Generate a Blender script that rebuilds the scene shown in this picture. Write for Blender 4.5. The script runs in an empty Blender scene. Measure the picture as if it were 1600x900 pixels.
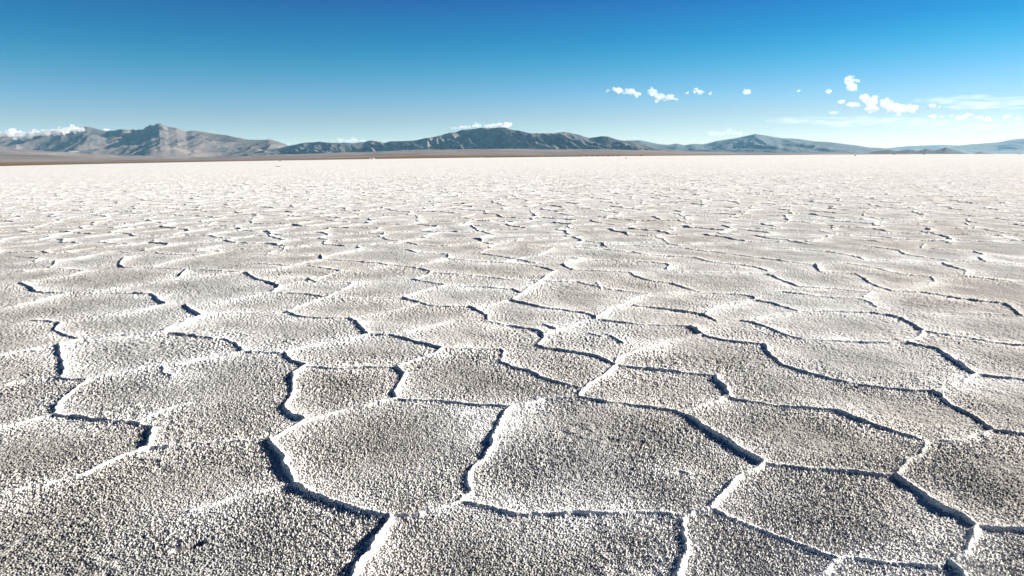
import bpy, bmesh, math, random
import numpy as np
from mathutils import Vector, Matrix

# ------------------------------------------------------------------ camera, sky, sun, exposure
sc = bpy.context.scene
COL = sc.collection
R = math.radians
F_PX, W_PX, H_PX = 1067.0, 1600.0, 900.0
CAM_H = 1.6
PITCH = math.atan(205.0 / F_PX)
ROLL = -math.atan(18.5 / 1600.0)
SUN_EL, SUN_AZ = R(18.0), R(25.0)          # azimuth from +X towards +Y: ahead and to the right
EXPO = 1.5

cd = bpy.data.cameras.new('camera')
cd.sensor_width = 36.0
cd.lens = 36.0 * F_PX / W_PX
cd.clip_start, cd.clip_end = 0.05, 400000.0
cam = bpy.data.objects.new('camera', cd)
COL.objects.link(cam)
MCAM = Matrix.Rotation(math.pi / 2 - PITCH, 4, 'X') @ Matrix.Rotation(ROLL, 4, 'Z')
cam.matrix_world = Matrix.Translation((0, 0, CAM_H)) @ MCAM
sc.camera = cam

world = bpy.data.worlds.new('World')
sc.world = world
world.use_nodes = True
nt = world.node_tree
nt.nodes.clear()
wo = nt.nodes.new('ShaderNodeOutputWorld')
bg = nt.nodes.new('ShaderNodeBackground')
sky = nt.nodes.new('ShaderNodeTexSky')
sky.sky_type = 'NISHITA'
sky.sun_disc = False
sky.sun_elevation = SUN_EL
sky.sun_rotation = math.pi / 2 - SUN_AZ
sky.altitude = 3400
sky.air_density = 1.0
sky.dust_density = 0.3
sky.ozone_density = 3.0
# deep polarised blue overhead, pale band at the horizon
tc = nt.nodes.new('ShaderNodeTexCoord')
sx = nt.nodes.new('ShaderNodeSeparateXYZ')
rampn = nt.nodes.new('ShaderNodeValToRGB')
rampn.color_ramp.interpolation = 'LINEAR'
SKY_STOPS = [(0.0, (0.54, 0.5, 0.44)), (0.03, (0.49, 0.46, 0.42)), (0.0536, (0.4473, 0.4307, 0.4086)), (0.0755, (0.347, 0.4389, 0.4486)), (0.0971, (0.2368, 0.4186, 0.4522)), (0.1184, (0.1204, 0.4022, 0.437)), (0.1393, (0.0435, 0.3656, 0.4284)), (0.1599, (0.0079, 0.3187, 0.4203)), (0.1841, (0.0007, 0.2684, 0.418)), (0.2054, (0.0001, 0.2017, 0.4016)), (0.3, (0.001, 0.0772, 0.2375)), (0.5, (0.001, 0.0309, 0.1283)), (1.0, (0.001, 0.0206, 0.095))]
els = rampn.color_ramp.elements
for i, (p, c) in enumerate(SKY_STOPS):
    e = els[i] if i < 2 else els.new(p)
    e.position = p
    e.color = (*c, 1)
mulc = nt.nodes.new('ShaderNodeMix')
mulc.data_type = 'RGBA'
mulc.blend_type = 'MULTIPLY'
mulc.inputs[0].default_value = 1.0
nt.links.new(tc.outputs['Generated'], sx.inputs[0])
nt.links.new(sx.outputs['Z'], rampn.inputs[0])
nt.links.new(sky.outputs[0], mulc.inputs[6])
nt.links.new(rampn.outputs[0], mulc.inputs[7])
nt.links.new(mulc.outputs[2], bg.inputs['Color'])
bg.inputs['Strength'].default_value = 0.08
nt.links.new(bg.outputs[0], wo.inputs['Surface'])

sl = bpy.data.lights.new('sun', 'SUN')
sl.energy = 5.0
sl.angle = R(0.5)
sl.color = (1.0, 0.972, 0.92)
so = bpy.data.objects.new('sun', sl)
COL.objects.link(so)
SUNV = Vector((math.cos(SUN_EL) * math.cos(SUN_AZ), math.cos(SUN_EL) * math.sin(SUN_AZ), math.sin(SUN_EL)))
so.rotation_euler = SUNV.to_track_quat('Z', 'Y').to_euler()
so.location = (20, 10, 30)

sc.view_settings.view_transform = 'Standard'
sc.view_settings.look = 'None'
sc.view_settings.gamma = 1.0
sc.view_settings.use_curve_mapping = False
sc.view_settings.exposure = EXPO
sc.render.engine = 'CYCLES'
sc.cycles.max_bounces = 8
sc.cycles.diffuse_bounces = 1
sc.cycles.glossy_bounces = 1
sc.cycles.volume_bounces = 8
sc.cycles.transparent_max_bounces = 16
sc.cycles.use_denoising = True

# ------------------------------------------------------------------ helpers
def tag(o, label=None, cat=None, group=None, kind=None):
    if label: o['label'] = label
    if cat: o['category'] = cat
    if group: o['group'] = group
    if kind: o['kind'] = kind
    return o

def link(name, me, mat=None, parent=None, loc=None, rz=0.0):
    o = bpy.data.objects.new(name, me)
    COL.objects.link(o)
    if mat is not None and me is not None: me.materials.append(mat)
    if loc is not None: o.location = loc
    if rz: o.rotation_euler = (0, 0, rz)
    if parent is not None: o.parent = parent
    return o

def ray(px, py):
    v = MCAM.to_3x3() @ Vector(((px - W_PX / 2) / F_PX, -(py - H_PX / 2) / F_PX, -1.0))
    return v

DIP = 0.0078
def ground_base(x, y):
    return -DIP * x * x / np.maximum(y, 1.2 + 0.35 * np.abs(x))

def to_ground(px, py):
    v = ray(px, py)
    t = CAM_H / (-v.z - DIP * v.x * v.x / v.y)
    return v.x * t, v.y * t

def tan_el(px, py):                      # (tan azimuth, tan elevation per unit forward distance)
    v = ray(px, py)
    return v.x / v.y, v.z / v.y

def _h(ix, iy, seed):
    n = (ix.astype(np.int64) * 374761393 + iy.astype(np.int64) * 668265263 + seed * 1274126177) & 0xffffffff
    n = ((n ^ (n >> 13)) * 1274126177) & 0xffffffff
    n = ((n ^ (n >> 16)) * 2246822519) & 0xffffffff
    n = n ^ (n >> 15)
    return (n & 0xffffff).astype(np.float32) / np.float32(0xffffff)

def perlin(x, y, seed=0):
    ix, iy = np.floor(x), np.floor(y)
    fx, fy = (x - ix).astype(np.float32), (y - iy).astype(np.float32)
    ix = ix.astype(np.int64); iy = iy.astype(np.int64)
    u = fx * fx * fx * (fx * (fx * 6 - 15) + 10); v = fy * fy * fy * (fy * (fy * 6 - 15) + 10)
    def g(i, j, dx, dy):
        a = _h(ix + i, iy + j, seed) * np.float32(2 * math.pi)
        return np.cos(a) * dx + np.sin(a) * dy
    a = g(0, 0, fx, fy); b = g(1, 0, fx - 1, fy); c = g(0, 1, fx, fy - 1); d = g(1, 1, fx - 1, fy - 1)
    return 1.45 * ((a + u * (b - a)) * (1 - v) + (c + u * (d - c)) * v)

def fbm(x, y, octs=4, seed=0, gain=0.5):
    s = 0; a = 1.0
    for k in range(octs):
        s = s + a * perlin(x * 2.03 ** k + 17.3 * k, y * 2.03 ** k - 9.1 * k, seed + k)
        a *= gain
    return s

def ridged(x, y, octs=5, seed=0, gain=0.5):
    s = 0; a = 1.0; t = 0; w = 1.0
    for k in range(octs):
        n = 1 - np.abs(perlin(x * 2.07 ** k + 5.3 * k, y * 2.07 ** k + 3.7 * k, seed + k))
        n = n * n
        s = s + a * n * w
        w = np.clip(n * 1.6, 0, 1)
        t += a; a *= gain
    return s / t

def sstep(a, b, x):
    t = np.clip((x - a) / (b - a), 0, 1)
    return t * t * (3 - 2 * t)

def make_mesh(name, co, faces_list, smooth=True):
    """co (N,3); faces_list = list of int arrays (M,3) or (M,4)"""
    me = bpy.data.meshes.new(name)
    me.vertices.add(len(co))
    me.vertices.foreach_set('co', np.ascontiguousarray(co, dtype=np.float32).ravel())
    loops = np.concatenate([f.ravel() for f in faces_list]).astype(np.int32)
    sizes = np.concatenate([np.full(len(f), f.shape[1], dtype=np.int32) for f in faces_list])
    starts = np.concatenate([[0], np.cumsum(sizes)[:-1]]).astype(np.int32)
    me.loops.add(len(loops)); me.loops.foreach_set('vertex_index', loops)
    me.polygons.add(len(sizes)); me.polygons.foreach_set('loop_start', starts)
    me.polygons.foreach_set('loop_total', sizes)
    me.update(calc_edges=True)
    me.polygons.foreach_set('use_smooth', np.full(len(sizes), smooth))
    me.validate(verbose=False)
    return me

def grid_quads(nr, nc, off=0):
    i = np.arange(nr - 1)[:, None] * nc + np.arange(nc - 1)[None, :] + off
    i = i.ravel()
    return np.stack([i, i + 1, i + 1 + nc, i + nc], 1)

def nodes_of(name):
    m = bpy.data.materials.new(name)
    m.use_nodes = True
    t = m.node_tree
    t.nodes.clear()
    out = t.nodes.new('ShaderNodeOutputMaterial')
    return m, t, out

def plain_mat(name, col, rough=0.8, spec=0.3, noise=0.15, scale=3.0):
    m, t, out = nodes_of(name)
    p = t.nodes.new('ShaderNodeBsdfPrincipled')
    p.inputs['Roughness'].default_value = rough
    p.inputs['Specular IOR Level'].default_value = spec
    n = t.nodes.new('ShaderNodeTexNoise'); n.inputs['Scale'].default_value = scale
    tcc = t.nodes.new('ShaderNodeTexCoord')
    t.links.new(tcc.outputs['Object'], n.inputs['Vector'])
    r = t.nodes.new('ShaderNodeValToRGB')
    r.color_ramp.elements[0].position = 0.3; r.color_ramp.elements[1].position = 0.7
    r.color_ramp.elements[0].color = (*[c * (1 - noise) for c in col], 1)
    r.color_ramp.elements[1].color = (*[min(1, c * (1 + noise)) for c in col], 1)
    t.links.new(n.outputs['Fac'], r.inputs[0]); t.links.new(r.outputs[0], p.inputs['Base Color'])
    t.links.new(p.outputs[0], out.inputs['Surface'])
    return m

# ------------------------------------------------------------------ salt flat: crust ridges traced from the ground in view
# each polyline: pressure ridge of the salt crust, (strength, points)
RIDGES = """
1 0,556 92,540 122,532 175,527 255,520 297,500
.9 52,502 92,505 88,518 105,525 122,531
1.1 92,541 96,557 101,577 96,591
.9 0,605 45,596 92,592 137,595
1.2 137,597 125,605 100,625 88,642 88,650
.9 140,593 175,586 225,577 275,571 325,560 382,551
1 270,522 310,527 350,531 370,538 382,551 400,551 443,553
.9 0,672 37,662 88,650
.9 88,650 150,658 215,664 242,673
1.5 242,673 235,690 233,703
1 233,703 200,715 162,732 125,747 88,756 50,764 0,777 -60,790
.6 233,703 250,702 300,697 350,693 400,691 421,690
.4 218,660 250,645 275,637 295,632
.5 300,800 337,790 362,780 400,771 447,761
.9 445,552 475,544 520,536 555,530 577,525
1.3 546,498 556,502 565,512 576,524
1.1 577,525 612,525 650,535 692,546
.9 692,546 675,556 645,566 620,576
.6 692,546 750,546 785,547
.8 632,522 682,509 720,503 758,502
.8 612,525 632,522
1.2 445,553 455,564 482,573
1.2 482,573 460,586 456,600 458,617 445,636 448,646 477,656
.5 482,575 520,578 575,576 620,576
1.3 620,576 632,586 627,600 617,614 619,624
1 619,625 575,635 540,643 507,652 477,660 445,678 421,690
.8 619,625 680,627 737,634 800,637
1.2 800,637 790,646 777,672 769,692 770,702 760,715 735,740 731,750 735,770 722,785
1.7 421,690 432,703 445,720 454,746 463,760 500,778 526,790 562,800 612,811
1.7 612,811 605,830 585,852 572,875 555,900 545,925 540,960
1 612,811 650,808 682,799 722,786
.7 447,761 463,760
.7 722,786 760,794 800,804 850,806 925,806 1000,804 1070,808
.8 800,637 832,632 850,626 903,622
1.2 903,621 915,607 942,590 962,573
1.1 903,622 950,630 1000,636 1060,645
1.5 1060,645 1090,662 1125,685 1162,707 1192,725
1.4 1192,727 1162,747 1140,762 1127,780 1110,798
1.5 1110,799 1080,805 1070,812 1070,825 1069,840 1075,855 1070,875 1058,898 1050,930
1 1110,799 1150,815 1200,835 1250,855 1313,874
.8 1313,874 1375,880 1425,885 1465,888 1487,883
.8 1313,874 1290,892 1265,908
1.1 962,572 940,560 912,554 850,545 840,541
1.3 840,541 851,527 845,520 825,515 805,512
.8 758,502 790,509 805,512
.7 851,526 857,521 885,513 912,505 935,501
.8 785,547 788,555 783,566 800,574 830,582 850,593 875,600 912,609
1 962,572 967,561 1012,545 1050,534 1097,525
.8 935,501 1000,508 1077,511
1.4 1077,511 1088,516 1097,525
.8 962,573 1025,579 1075,584 1119,588
1.7 1119,588 1122,597 1135,608 1138,622
.8 1138,622 1115,630 1085,640 1067,647
1 1140,623 1200,634 1275,641 1310,645 1340,657 1375,670 1412,682 1447,693
1.1 1097,525 1137,534 1195,540
1.4 1195,540 1200,552 1225,573
1.1 1225,573 1275,588 1325,600 1385,609 1460,615
1.1 1160,502 1175,505 1200,513 1225,523 1252,531
.7 1252,531 1325,535 1375,537 1417,537
1 1417,537 1436,527 1444,518
1.4 1417,537 1465,547 1487,562 1525,588
.9 1525,588 1500,600 1475,607 1460,615
.9 1525,588 1560,592 1600,596 1680,602
1.5 1460,615 1487,637 1525,657 1552,676
.9 1552,676 1600,683 1680,692
.6 1552,677 1527,684 1497,691 1447,693
1.3 1447,694 1440,710 1422,723 1403,745
.9 1192,727 1225,729 1275,736 1325,740 1385,746 1403,746
1.8 1403,747 1425,765 1450,783 1475,800 1507,811 1527,825
1 1527,825 1560,829 1600,833 1680,840
1.4 1527,825 1517,850 1500,872 1487,883 1505,899 1520,930
.9 0,484 57,472 107,459 150,456 225,444 275,436 330,430 386,426
1.1 32,442 50,450 60,457 107,459
.7 32,441 75,436 112,430 135,423
.7 0,426 40,424 82,420 135,423
1 87,408 85,415 78,419
.6 87,408 120,404 150,398 165,393
.8 25,401 60,404 55,409
1.2 197,402 187,412 193,418
.8 193,418 235,418 292,421
1.1 292,421 283,432 275,436
.7 238,417 272,408 307,401 345,394
.9 292,421 350,424 386,427
.8 137,391 165,393
.8 137,390 158,382
.8 220,390 245,394 250,397 315,399
1 305,381 325,387 345,394
.6 120,459 210,459
1.2 210,459 240,461 248,470 261,476
.7 261,476 225,485 175,492 125,500 92,505
1.5 290,477 298,485 316,494
1 316,494 290,503 260,515 255,519
.7 290,477 350,472 400,462
.5 316,494 350,490 400,490 448,488
1.1 386,427 400,436 420,441 438,448
1 438,448 425,457 400,461
.7 438,448 460,443 491,440
1.3 491,434 484,438 491,440
.5 435,434 484,435
.8 491,439 525,427 570,422 612,416
.6 386,427 425,423 455,416 482,416
.8 400,412 455,416
.8 482,416 515,421 535,424
.7 457,415 485,409 504,406
1.2 504,406 502,398
.5 400,398 450,399 502,398
.9 504,406 560,409 595,412 606,415
.9 606,415 645,418 675,425
1.1 675,425 668,430 645,437
.9 645,437 680,443 699,447
.8 491,441 555,443
1.1 555,443 545,449 525,458 510,466
.9 425,458 480,460 510,466
.9 510,466 482,474 448,488
.9 448,488 475,496 510,498 546,498
.5 510,467 560,468 630,467
.9 630,467 655,457 699,447
1 630,467 650,472 680,479 735,480
.8 655,475 620,485 580,493 546,498
1.5 735,480 748,486 762,495 762,502
.7 742,481 770,476 800,469
.8 699,447 740,448 800,453
.7 675,426 740,431 790,437
.7 650,414 680,409 701,405
1.4 701,405 701,398 692,397
.8 692,397 652,395 633,390 568,389
.6 506,404 525,397 568,389
1.1 568,389 562,384 535,381
.8 568,389 575,380 600,372 618,365
.8 701,405 750,409 785,411
.6 785,411 815,404 840,400
1.1 686,370 685,376 720,378 745,382 790,384
.8 520,372 550,373
.6 418,397 440,388 465,384
.8 750,395 762,390 800,386
.8 755,397 800,404 838,412
.8 785,411 838,416 868,424
1.3 868,424 855,430 850,436 838,444
.6 790,437 850,439 905,441
1.2 800,452 816,459 800,468
.8 816,459 825,450 838,444
1.1 800,470 850,482 880,485 920,492
1.4 920,492 930,496 932,501
.8 931,499 950,485 975,477 990,468 1015,461
.7 932,442 940,452
.6 905,441 955,453 1015,460
.8 853,401 905,405 880,413
1.2 880,413 885,418 897,422
.8 897,422 940,424 983,426 990,431
1.1 990,431 1012,438 1050,444 1072,451
.9 1072,451 1100,458 1160,461 1177,465
1.2 1177,464 1180,470
.9 1180,470 1150,475 1120,480 1102,492
1 992,479 1040,484 1090,491 1102,493 1120,503
.7 1120,503 1172,501 1200,495
.7 1015,461 1060,459 1100,458
.5 930,407 975,408 1010,410
1.1 1010,410 1040,413 1047,417 1042,421
1 1048,401 1085,403 1100,408 1112,410 1175,417 1200,424
.8 988,394 1010,398 1048,401
.8 900,387 940,389 978,393
.8 865,388 852,395 840,400
.7 833,385 865,388
.8 855,373 890,376 908,380 900,387
.6 1060,425 1120,426 1200,429
.9 987,382 1005,385 1060,387 1105,393
1 1065,377 1082,382
.9 1105,392 1160,400 1200,405
1 1200,429 1225,440 1247,449
.9 1247,449 1300,452 1362,458
1 1225,457 1290,465 1345,468 1365,477 1370,480
.8 1362,458 1350,465
1 1180,470 1200,473 1225,480 1250,487
.8 1250,487 1300,487 1360,489
1.4 1360,489 1400,495 1425,507 1444,518
.7 1250,487 1225,493 1200,495
.8 1200,405 1245,411 1275,414
1.2 1275,414 1281,424
.9 1281,424 1335,428 1350,436 1365,445 1393,455
.9 1393,456 1440,457 1500,467 1570,475
1.6 1570,475 1585,485 1598,495
.9 1444,519 1500,527 1560,537 1600,541 1680,548
.5 1598,495 1537,490 1460,493
.9 1325,412 1370,420 1410,429 1440,431
1.2 1440,431 1455,433 1460,441
.7 1458,431 1507,432
1.1 1507,430 1510,424 1478,415 1474,411
.9 1507,432 1550,437 1600,442 1680,448
.6 1460,441 1440,450 1393,456
.9 1205,387 1290,393 1340,402 1350,407
.5 1360,407 1430,409
.9 1380,388 1405,392 1415,398 1485,408
.7 1485,408 1540,409 1600,414
1.1 1445,381 1440,388
.8 1440,388 1520,394
1.3 1520,394 1537,399 1530,403 1541,410
.8 1537,399 1600,403
.9 1305,376 1340,383 1380,388
.5 922,523 940,527
.9 950,524 962,530 974,537
.6 850,508 870,516
.5 1040,745 1060,738 1075,742
.5 255,573 258,585 268,589
"""
segs = []            # x0,y0,x1,y1,a0,a1
rng = np.random.default_rng(7)
for ln in RIDGES.strip().splitlines():
    tok = ln.split()
    st = 0.5 + 0.55 * float(tok[0])
    P = np.array([to_ground(*map(float, q.split(','))) for q in tok[1:]])
    # subdivide with a smooth curve and small wander
    n = len(P)
    for i in range(n - 1):
        p0 = P[max(i - 1, 0)]; p1 = P[i]; p2 = P[i + 1]; p3 = P[min(i + 2, n - 1)]
        m = max(1, int(np.hypot(*(p2 - p1)) / 0.08))
        ts = np.linspace(0, 1, m + 1)[:, None]
        c = 0.5 * ((2 * p1) + (p2 - p0) * ts + (2 * p0 - 5 * p1 + 4 * p2 - p3) * ts ** 2 + (3 * p1 - p0 - 3 * p2 + p3) * ts ** 3)
        c = 0.6 * c + 0.4 * (p1 + (p2 - p1) * ts)
        for k in range(m):
            segs.append((*c[k], *c[k + 1], st))
segs = np.array(segs)

# distance raster of the traced network
GX0, GX1, GY0, GY1, GS = -13.5, 13.5, 1.6, 15.0, 0.01
GNX, GNY = int((GX1 - GX0) / GS) + 1, int((GY1 - GY0) / GS) + 1
DG = np.full((GNY, GNX), 0.6, np.float32)
AG = np.full((GNY, GNX), 0.8, np.float32)
PAD = 0.6
for (x0, y0, x1, y1, a) in segs:
    ia, ib = int((min(x0, x1) - PAD - GX0) / GS), int((max(x0, x1) + PAD - GX0) / GS) + 1
    ja, jb = int((min(y0, y1) - PAD - GY0) / GS), int((max(y0, y1) + PAD - GY0) / GS) + 1
    ia, ja = max(ia, 0), max(ja, 0); ib, jb = min(ib, GNX), min(jb, GNY)
    if ia >= ib or ja >= jb: continue
    X = (GX0 + GS * np.arange(ia, ib, dtype=np.float32))[None, :]; Y = (GY0 + GS * np.arange(ja, jb, dtype=np.float32))[:, None]
    dx, dy = x1 - x0, y1 - y0
    L2 = dx * dx + dy * dy + 1e-9
    t = np.clip(((X - x0) * dx + (Y - y0) * dy) / L2, 0, 1)
    d = np.sqrt((X - x0 - t * dx) ** 2 + (Y - y0 - t * dy) ** 2)
    sub = DG[ja:jb, ia:ib]; m = d < sub
    sub[m] = d[m]; AG[ja:jb, ia:ib][m] = a

def raster(x, y):
    fx = np.clip((x - GX0) / GS, 0, GNX - 1.001); fy = np.clip((y - GY0) / GS, 0, GNY - 1.001)
    ix, iy = fx.astype(np.int32), fy.astype(np.int32)
    u, v = fx - ix, fy - iy
    def bl(A): return (A[iy, ix] * (1 - u) + A[iy, ix + 1] * u) * (1 - v) + (A[iy + 1, ix] * (1 - u) + A[iy + 1, ix + 1] * u) * v
    return bl(DG), bl(AG)

CELL = 1.15
def voronoi(x, y):
    """distance to the nearest cell border and the border's own random strength"""
    xs, ys = x / CELL, y / CELL
    ix, iy = np.floor(xs).astype(np.int64), np.floor(ys).astype(np.int64)
    F1 = np.full(x.shape, 1e9, np.float32); F2 = F1.copy()
    p1x = np.zeros_like(F1); p1y = p1x.copy(); p2x = p1x.copy(); p2y = p1x.copy()
    i1 = np.zeros(x.shape, np.float32); i2 = i1.copy()
    for dj in (-1, 0, 1):
        for di in (-1, 0, 1):
            cx, cy = ix + di, iy + dj
            px = (cx + 0.5 + 0.9 * (_h(cx, cy, 11) - 0.5) + 0.5 * (cy & 1) - 0.25).astype(np.float64)
            py = (cy + 0.5 + 0.8 * (_h(cx, cy, 23) - 0.5)).astype(np.float64)
            hid = _h(cx, cy, 5)
            d = ((px - xs) ** 2 + (py - ys) ** 2).astype(np.float32)
            c1 = d < F1; c2 = (~c1) & (d < F2)
            F2 = np.where(c1, F1, np.where(c2, d, F2))
            p2x = np.where(c1, p1x, np.where(c2, px, p2x)); p2y = np.where(c1, p1y, np.where(c2, py, p2y))
            i2 = np.where(c1, i1, np.where(c2, hid, i2))
            F1 = np.where(c1, d, F1); p1x = np.where(c1, px, p1x); p1y = np.where(c1, py, p1y); i1 = np.where(c1, hid, i1)
    L = np.sqrt((p2x - p1x) ** 2 + (p2y - p1y) ** 2) + 1e-6
    d = (F2 - F1) / (2 * L) * CELL
    s = (i1 + i2) * 7.13; s = s - np.floor(s)
    return d.astype(np.float32), (0.7 + 0.7 * s).astype(np.float32)

HOLE = to_ground(292, 855); HOLE_B = to_ground(313, 850); HOLE_A = to_ground(277, 860)

def salt_height(x, y, sp):
    """z of the salt crust; sp = local sample spacing in metres (shapes finer than it are widened / faded)"""
    z = ground_base(x, y).astype(np.float64)
    r = np.hypot(x, y)
    # ragged wander of the ridges
    wx = 0.015 * perlin(x * 9, y * 9, 31) + 0.005 * perlin(x * 34, y * 34, 32)
    wy = 0.015 * perlin(x * 9, y * 9, 33) + 0.005 * perlin(x * 34, y * 34, 34)
    fx = 0.16 * perlin(x * 1.3, y * 1.3, 41) + 0.07 * perlin(x * 3.7, y * 3.7, 43)
    fy = 0.16 * perlin(x * 1.3, y * 1.3, 42) + 0.07 * perlin(x * 3.7, y * 3.7, 44)
    dv, av = voronoi(x + fx + wx, y + fy + wy)
    inside = (y < 16) & (np.abs(x) < 14)
    dt = np.full(x.shape, 0.6, np.float32); at = np.full(x.shape, .8, np.float32)
    if inside.any():
        a, b = raster((x + wx)[inside], (y + wy)[inside])
        dt[inside] = a; at[inside] = b
    jag = 0.25 * perlin(x * 1.1, y * 1.1, 55)
    w = sstep(12.6, 11.9, y + jag) * sstep(0.80, 0.765, np.abs(x) / np.maximum(y + 0.25, 1.0)) * sstep(1.7, 1.95, y)
    amp_n = 0.82 + 0.38 * perlin(x * 2.1, y * 2.1, 61) + 0.22 * perlin(x * 11, y * 11, 62)
    def profile(d, a):
        a = np.clip(a * amp_n, 0.25, 2.2)
        s1 = np.maximum(0.010 + 0.004 * a, 0.45 * sp)
        crest = (0.0170 * a) * (1 + 0.4 * sstep(6, 20, y)) * np.exp(-(d / s1) ** 1.6)
        lip = (0.0045 * a + 0.001) * np.exp(-d / np.maximum(0.06, 0.7 * sp))
        bowl = 0.005 * np.exp(-d / 0.26)
        return crest + lip + bowl
    z = z + (profile(dv, av) * (1 - w) + profile(dt, at) * w)
    d = dv * (1 - w) + dt * w
    # slow swells and broken patches
    z = z + 0.006 * perlin(x * 0.55, y * 0.55, 71) + 0.003 * perlin(x * 1.9, y * 1.9, 72)
    rough = np.clip(0.72 + 0.55 * fbm(x * 1.6, y * 1.6, 2, 81) - 0.22 * sstep(0.12, 0.55, d), 0.45, 1.5) * (0.35 + 0.65 * sstep(0.006, 0.03, d))
    patch = sstep(0.30, 0.65, fbm(x * 0.9 + 3, y * 0.9, 3, 85))
    z = z + 0.006 * patch * perlin(x * 19, y * 19, 86) * sstep(0.2, 0.06, sp)
    # salt crystals
    def cut(wl): return sstep(wl * 0.95, wl * 0.5, sp)
    gx, gy = x + 0.003 * perlin(x * 90, y * 90, 91), y + 0.003 * perlin(x * 90, y * 90, 92)
    k1, k2 = cut(0.016), cut(0.0085)
    k0 = cut(0.055)
    z = z + k0 * rough * (0.0045 + 0.0035 * sstep(3, 6.5, y)) * perlin(gx * 46, gy * 46, 90)
    g1 = perlin(gx * 134, gy * 134, 93)
    g2 = perlin(gx * 235, gy * 235, 94)
    z = z + k1 * rough * 0.0105 * (np.maximum(g1, -0.15) + 0.25 * g1)
    z = z + k2 * rough * 0.0046 * g2
    # small broken hole in the crust
    ax, ay = HOLE_A; bx, by = HOLE_B
    L2 = (bx - ax) ** 2 + (by - ay) ** 2
    near = (np.abs(x - HOLE[0]) < 0.3) & (np.abs(y - HOLE[1]) < 0.3)
    t = np.clip(((x - ax) * (bx - ax) + (y - ay) * (by - ay)) / L2, 0, 1)
    dh = np.hypot(x - ax - t * (bx - ax), y - ay - t * (by - ay)) + 0.003 * perlin(x * 50, y * 50, 97)
    z = z - near * 0.11 * sstep(0.024, 0.018, dh) + near * 0.003 * np.clip((-(by - ay) * (x - ax) + (bx - ax) * (y - ay)) / math.sqrt(L2) / 0.012, 0, 1) * np.exp(-((dh - 0.032) / 0.008) ** 2)
    return z, d

def rows_to(y0, y1, fn):
    ys = [y0]
    while ys[-1] < y1: ys.append(ys[-1] + fn(ys[-1]))
    return np.array(ys)

def smooth_cols(n, tmax):
    # columns in tan(azimuth); denser towards the middle of the view
    u = np.linspace(-1, 1, n)
    return tmax * (0.78 * u + 0.22 * u ** 5)

TMAX = 1.0
patches = []
ysA = rows_to(1.75, 13.0, lambda y: max(0.0022, min(0.4 * y * y / 1093, 0.03)))
ysB = rows_to(ysA[-1] + 0.03, 60, lambda y: 0.03 + 0.0008 * (y - 13))
ysC = rows_to(ysB[-1] + 0.10, 260, lambda y: 0.10 + 0.0022 * (y - 60))
ysD = rows_to(ysC[-1] + 0.6, 9000, lambda y: 0.6 + 0.012 * (y - 260))
print('rows', len(ysA), len(ysB), len(ysC), len(ysD))
cos, faces, dists = [], [], []
off = 0
prev = None
for ys, n in ((ysA, 2305), (ysB, 2305), (ysC, 1153), (ysD, 577)):
    t = smooth_cols(n, TMAX)
    Y = np.repeat(ys[:, None], n, 1); X = t[None, :] * (Y + 0.25)
    spx = np.gradient(t)[None, :] * Y
    spy = np.repeat(np.gradient(ys)[:, None], n, 1)
    sp = np.maximum(spx, spy)
    Z = np.empty_like(X); D = np.empty_like(X)
    for a in range(0, len(ys), 100):
        s = slice(a, a + 100)
        Z[s], D[s] = salt_height(X[s], Y[s], sp[s])
    cos.append(np.stack([X.ravel(), Y.ravel(), Z.ravel()], 1)); dists.append(D.ravel())
    faces.append(grid_quads(len(ys), n, off))
    if prev is not None:
        po, pn = prev
        if pn == n:
            i = np.arange(n - 1)
            faces.append(np.stack([po + i, po + i + 1, off + i + 1, off + i], 1))
        else:
            j = np.arange(n - 1)
            faces.append(np.stack([po + 2 * j, po + 2 * j + 1, off + j], 1))
            faces.append(np.stack([po + 2 * j + 1, off + j + 1, off + j], 1))
            faces.append(np.stack([po + 2 * j + 1, po + 2 * j + 2, off + j + 1], 1))
    prev = (off + (len(ys) - 1) * n, n)
    off += len(ys) * n
# plain coarse surround behind and beside the detailed sector (same sheet)
ang0 = math.atan(TMAX)
nb = 97
phi = np.linspace(math.pi / 2 - ang0 + 0.02, math.pi / 2 + ang0 - 0.02 - 2 * math.pi, nb)   # the long way round behind
rad = np.array([0.0, 1, 2, 3, 5, 8, 13, 25, 60, 200, 1000, 5000, 12000])
PX = rad[:, None] * np.cos(phi)[None, :]; PY = rad[:, None] * np.sin(phi)[None, :] + 0.0
PZ = ground_base(PX, PY) - 0.012
cos.append(np.stack([PX.ravel(), PY.ravel(), PZ.ravel()], 1)); dists.append(np.full(PX.size, 0.4))
faces.append(grid_quads(len(rad), nb, off)[:, ::-1]); off += PX.size
# little apron right under the camera
ax = np.linspace(-2.2, 2.2, 24); ay = np.linspace(-0.4, 1.76, 12)
AX, AY = np.meshgrid(ax, ay)
AZ = ground_base(AX, AY) - 0.006 + 0.01 * perlin(AX * 3, AY * 3, 3)
cos.append(np.stack([AX.ravel(), AY.ravel(), AZ.ravel()], 1)); dists.append(np.full(AX.size, 0.4))
faces.append(grid_quads(12, 24, off)); off += AX.size
co = np.concatenate(cos); dist = np.concatenate(dists).astype(np.float32)
me = make_mesh('salt_flat', co, faces)
at_ = me.attributes.new('border', 'FLOAT', 'POINT')
at_.data.foreach_set('value', dist)

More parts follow.
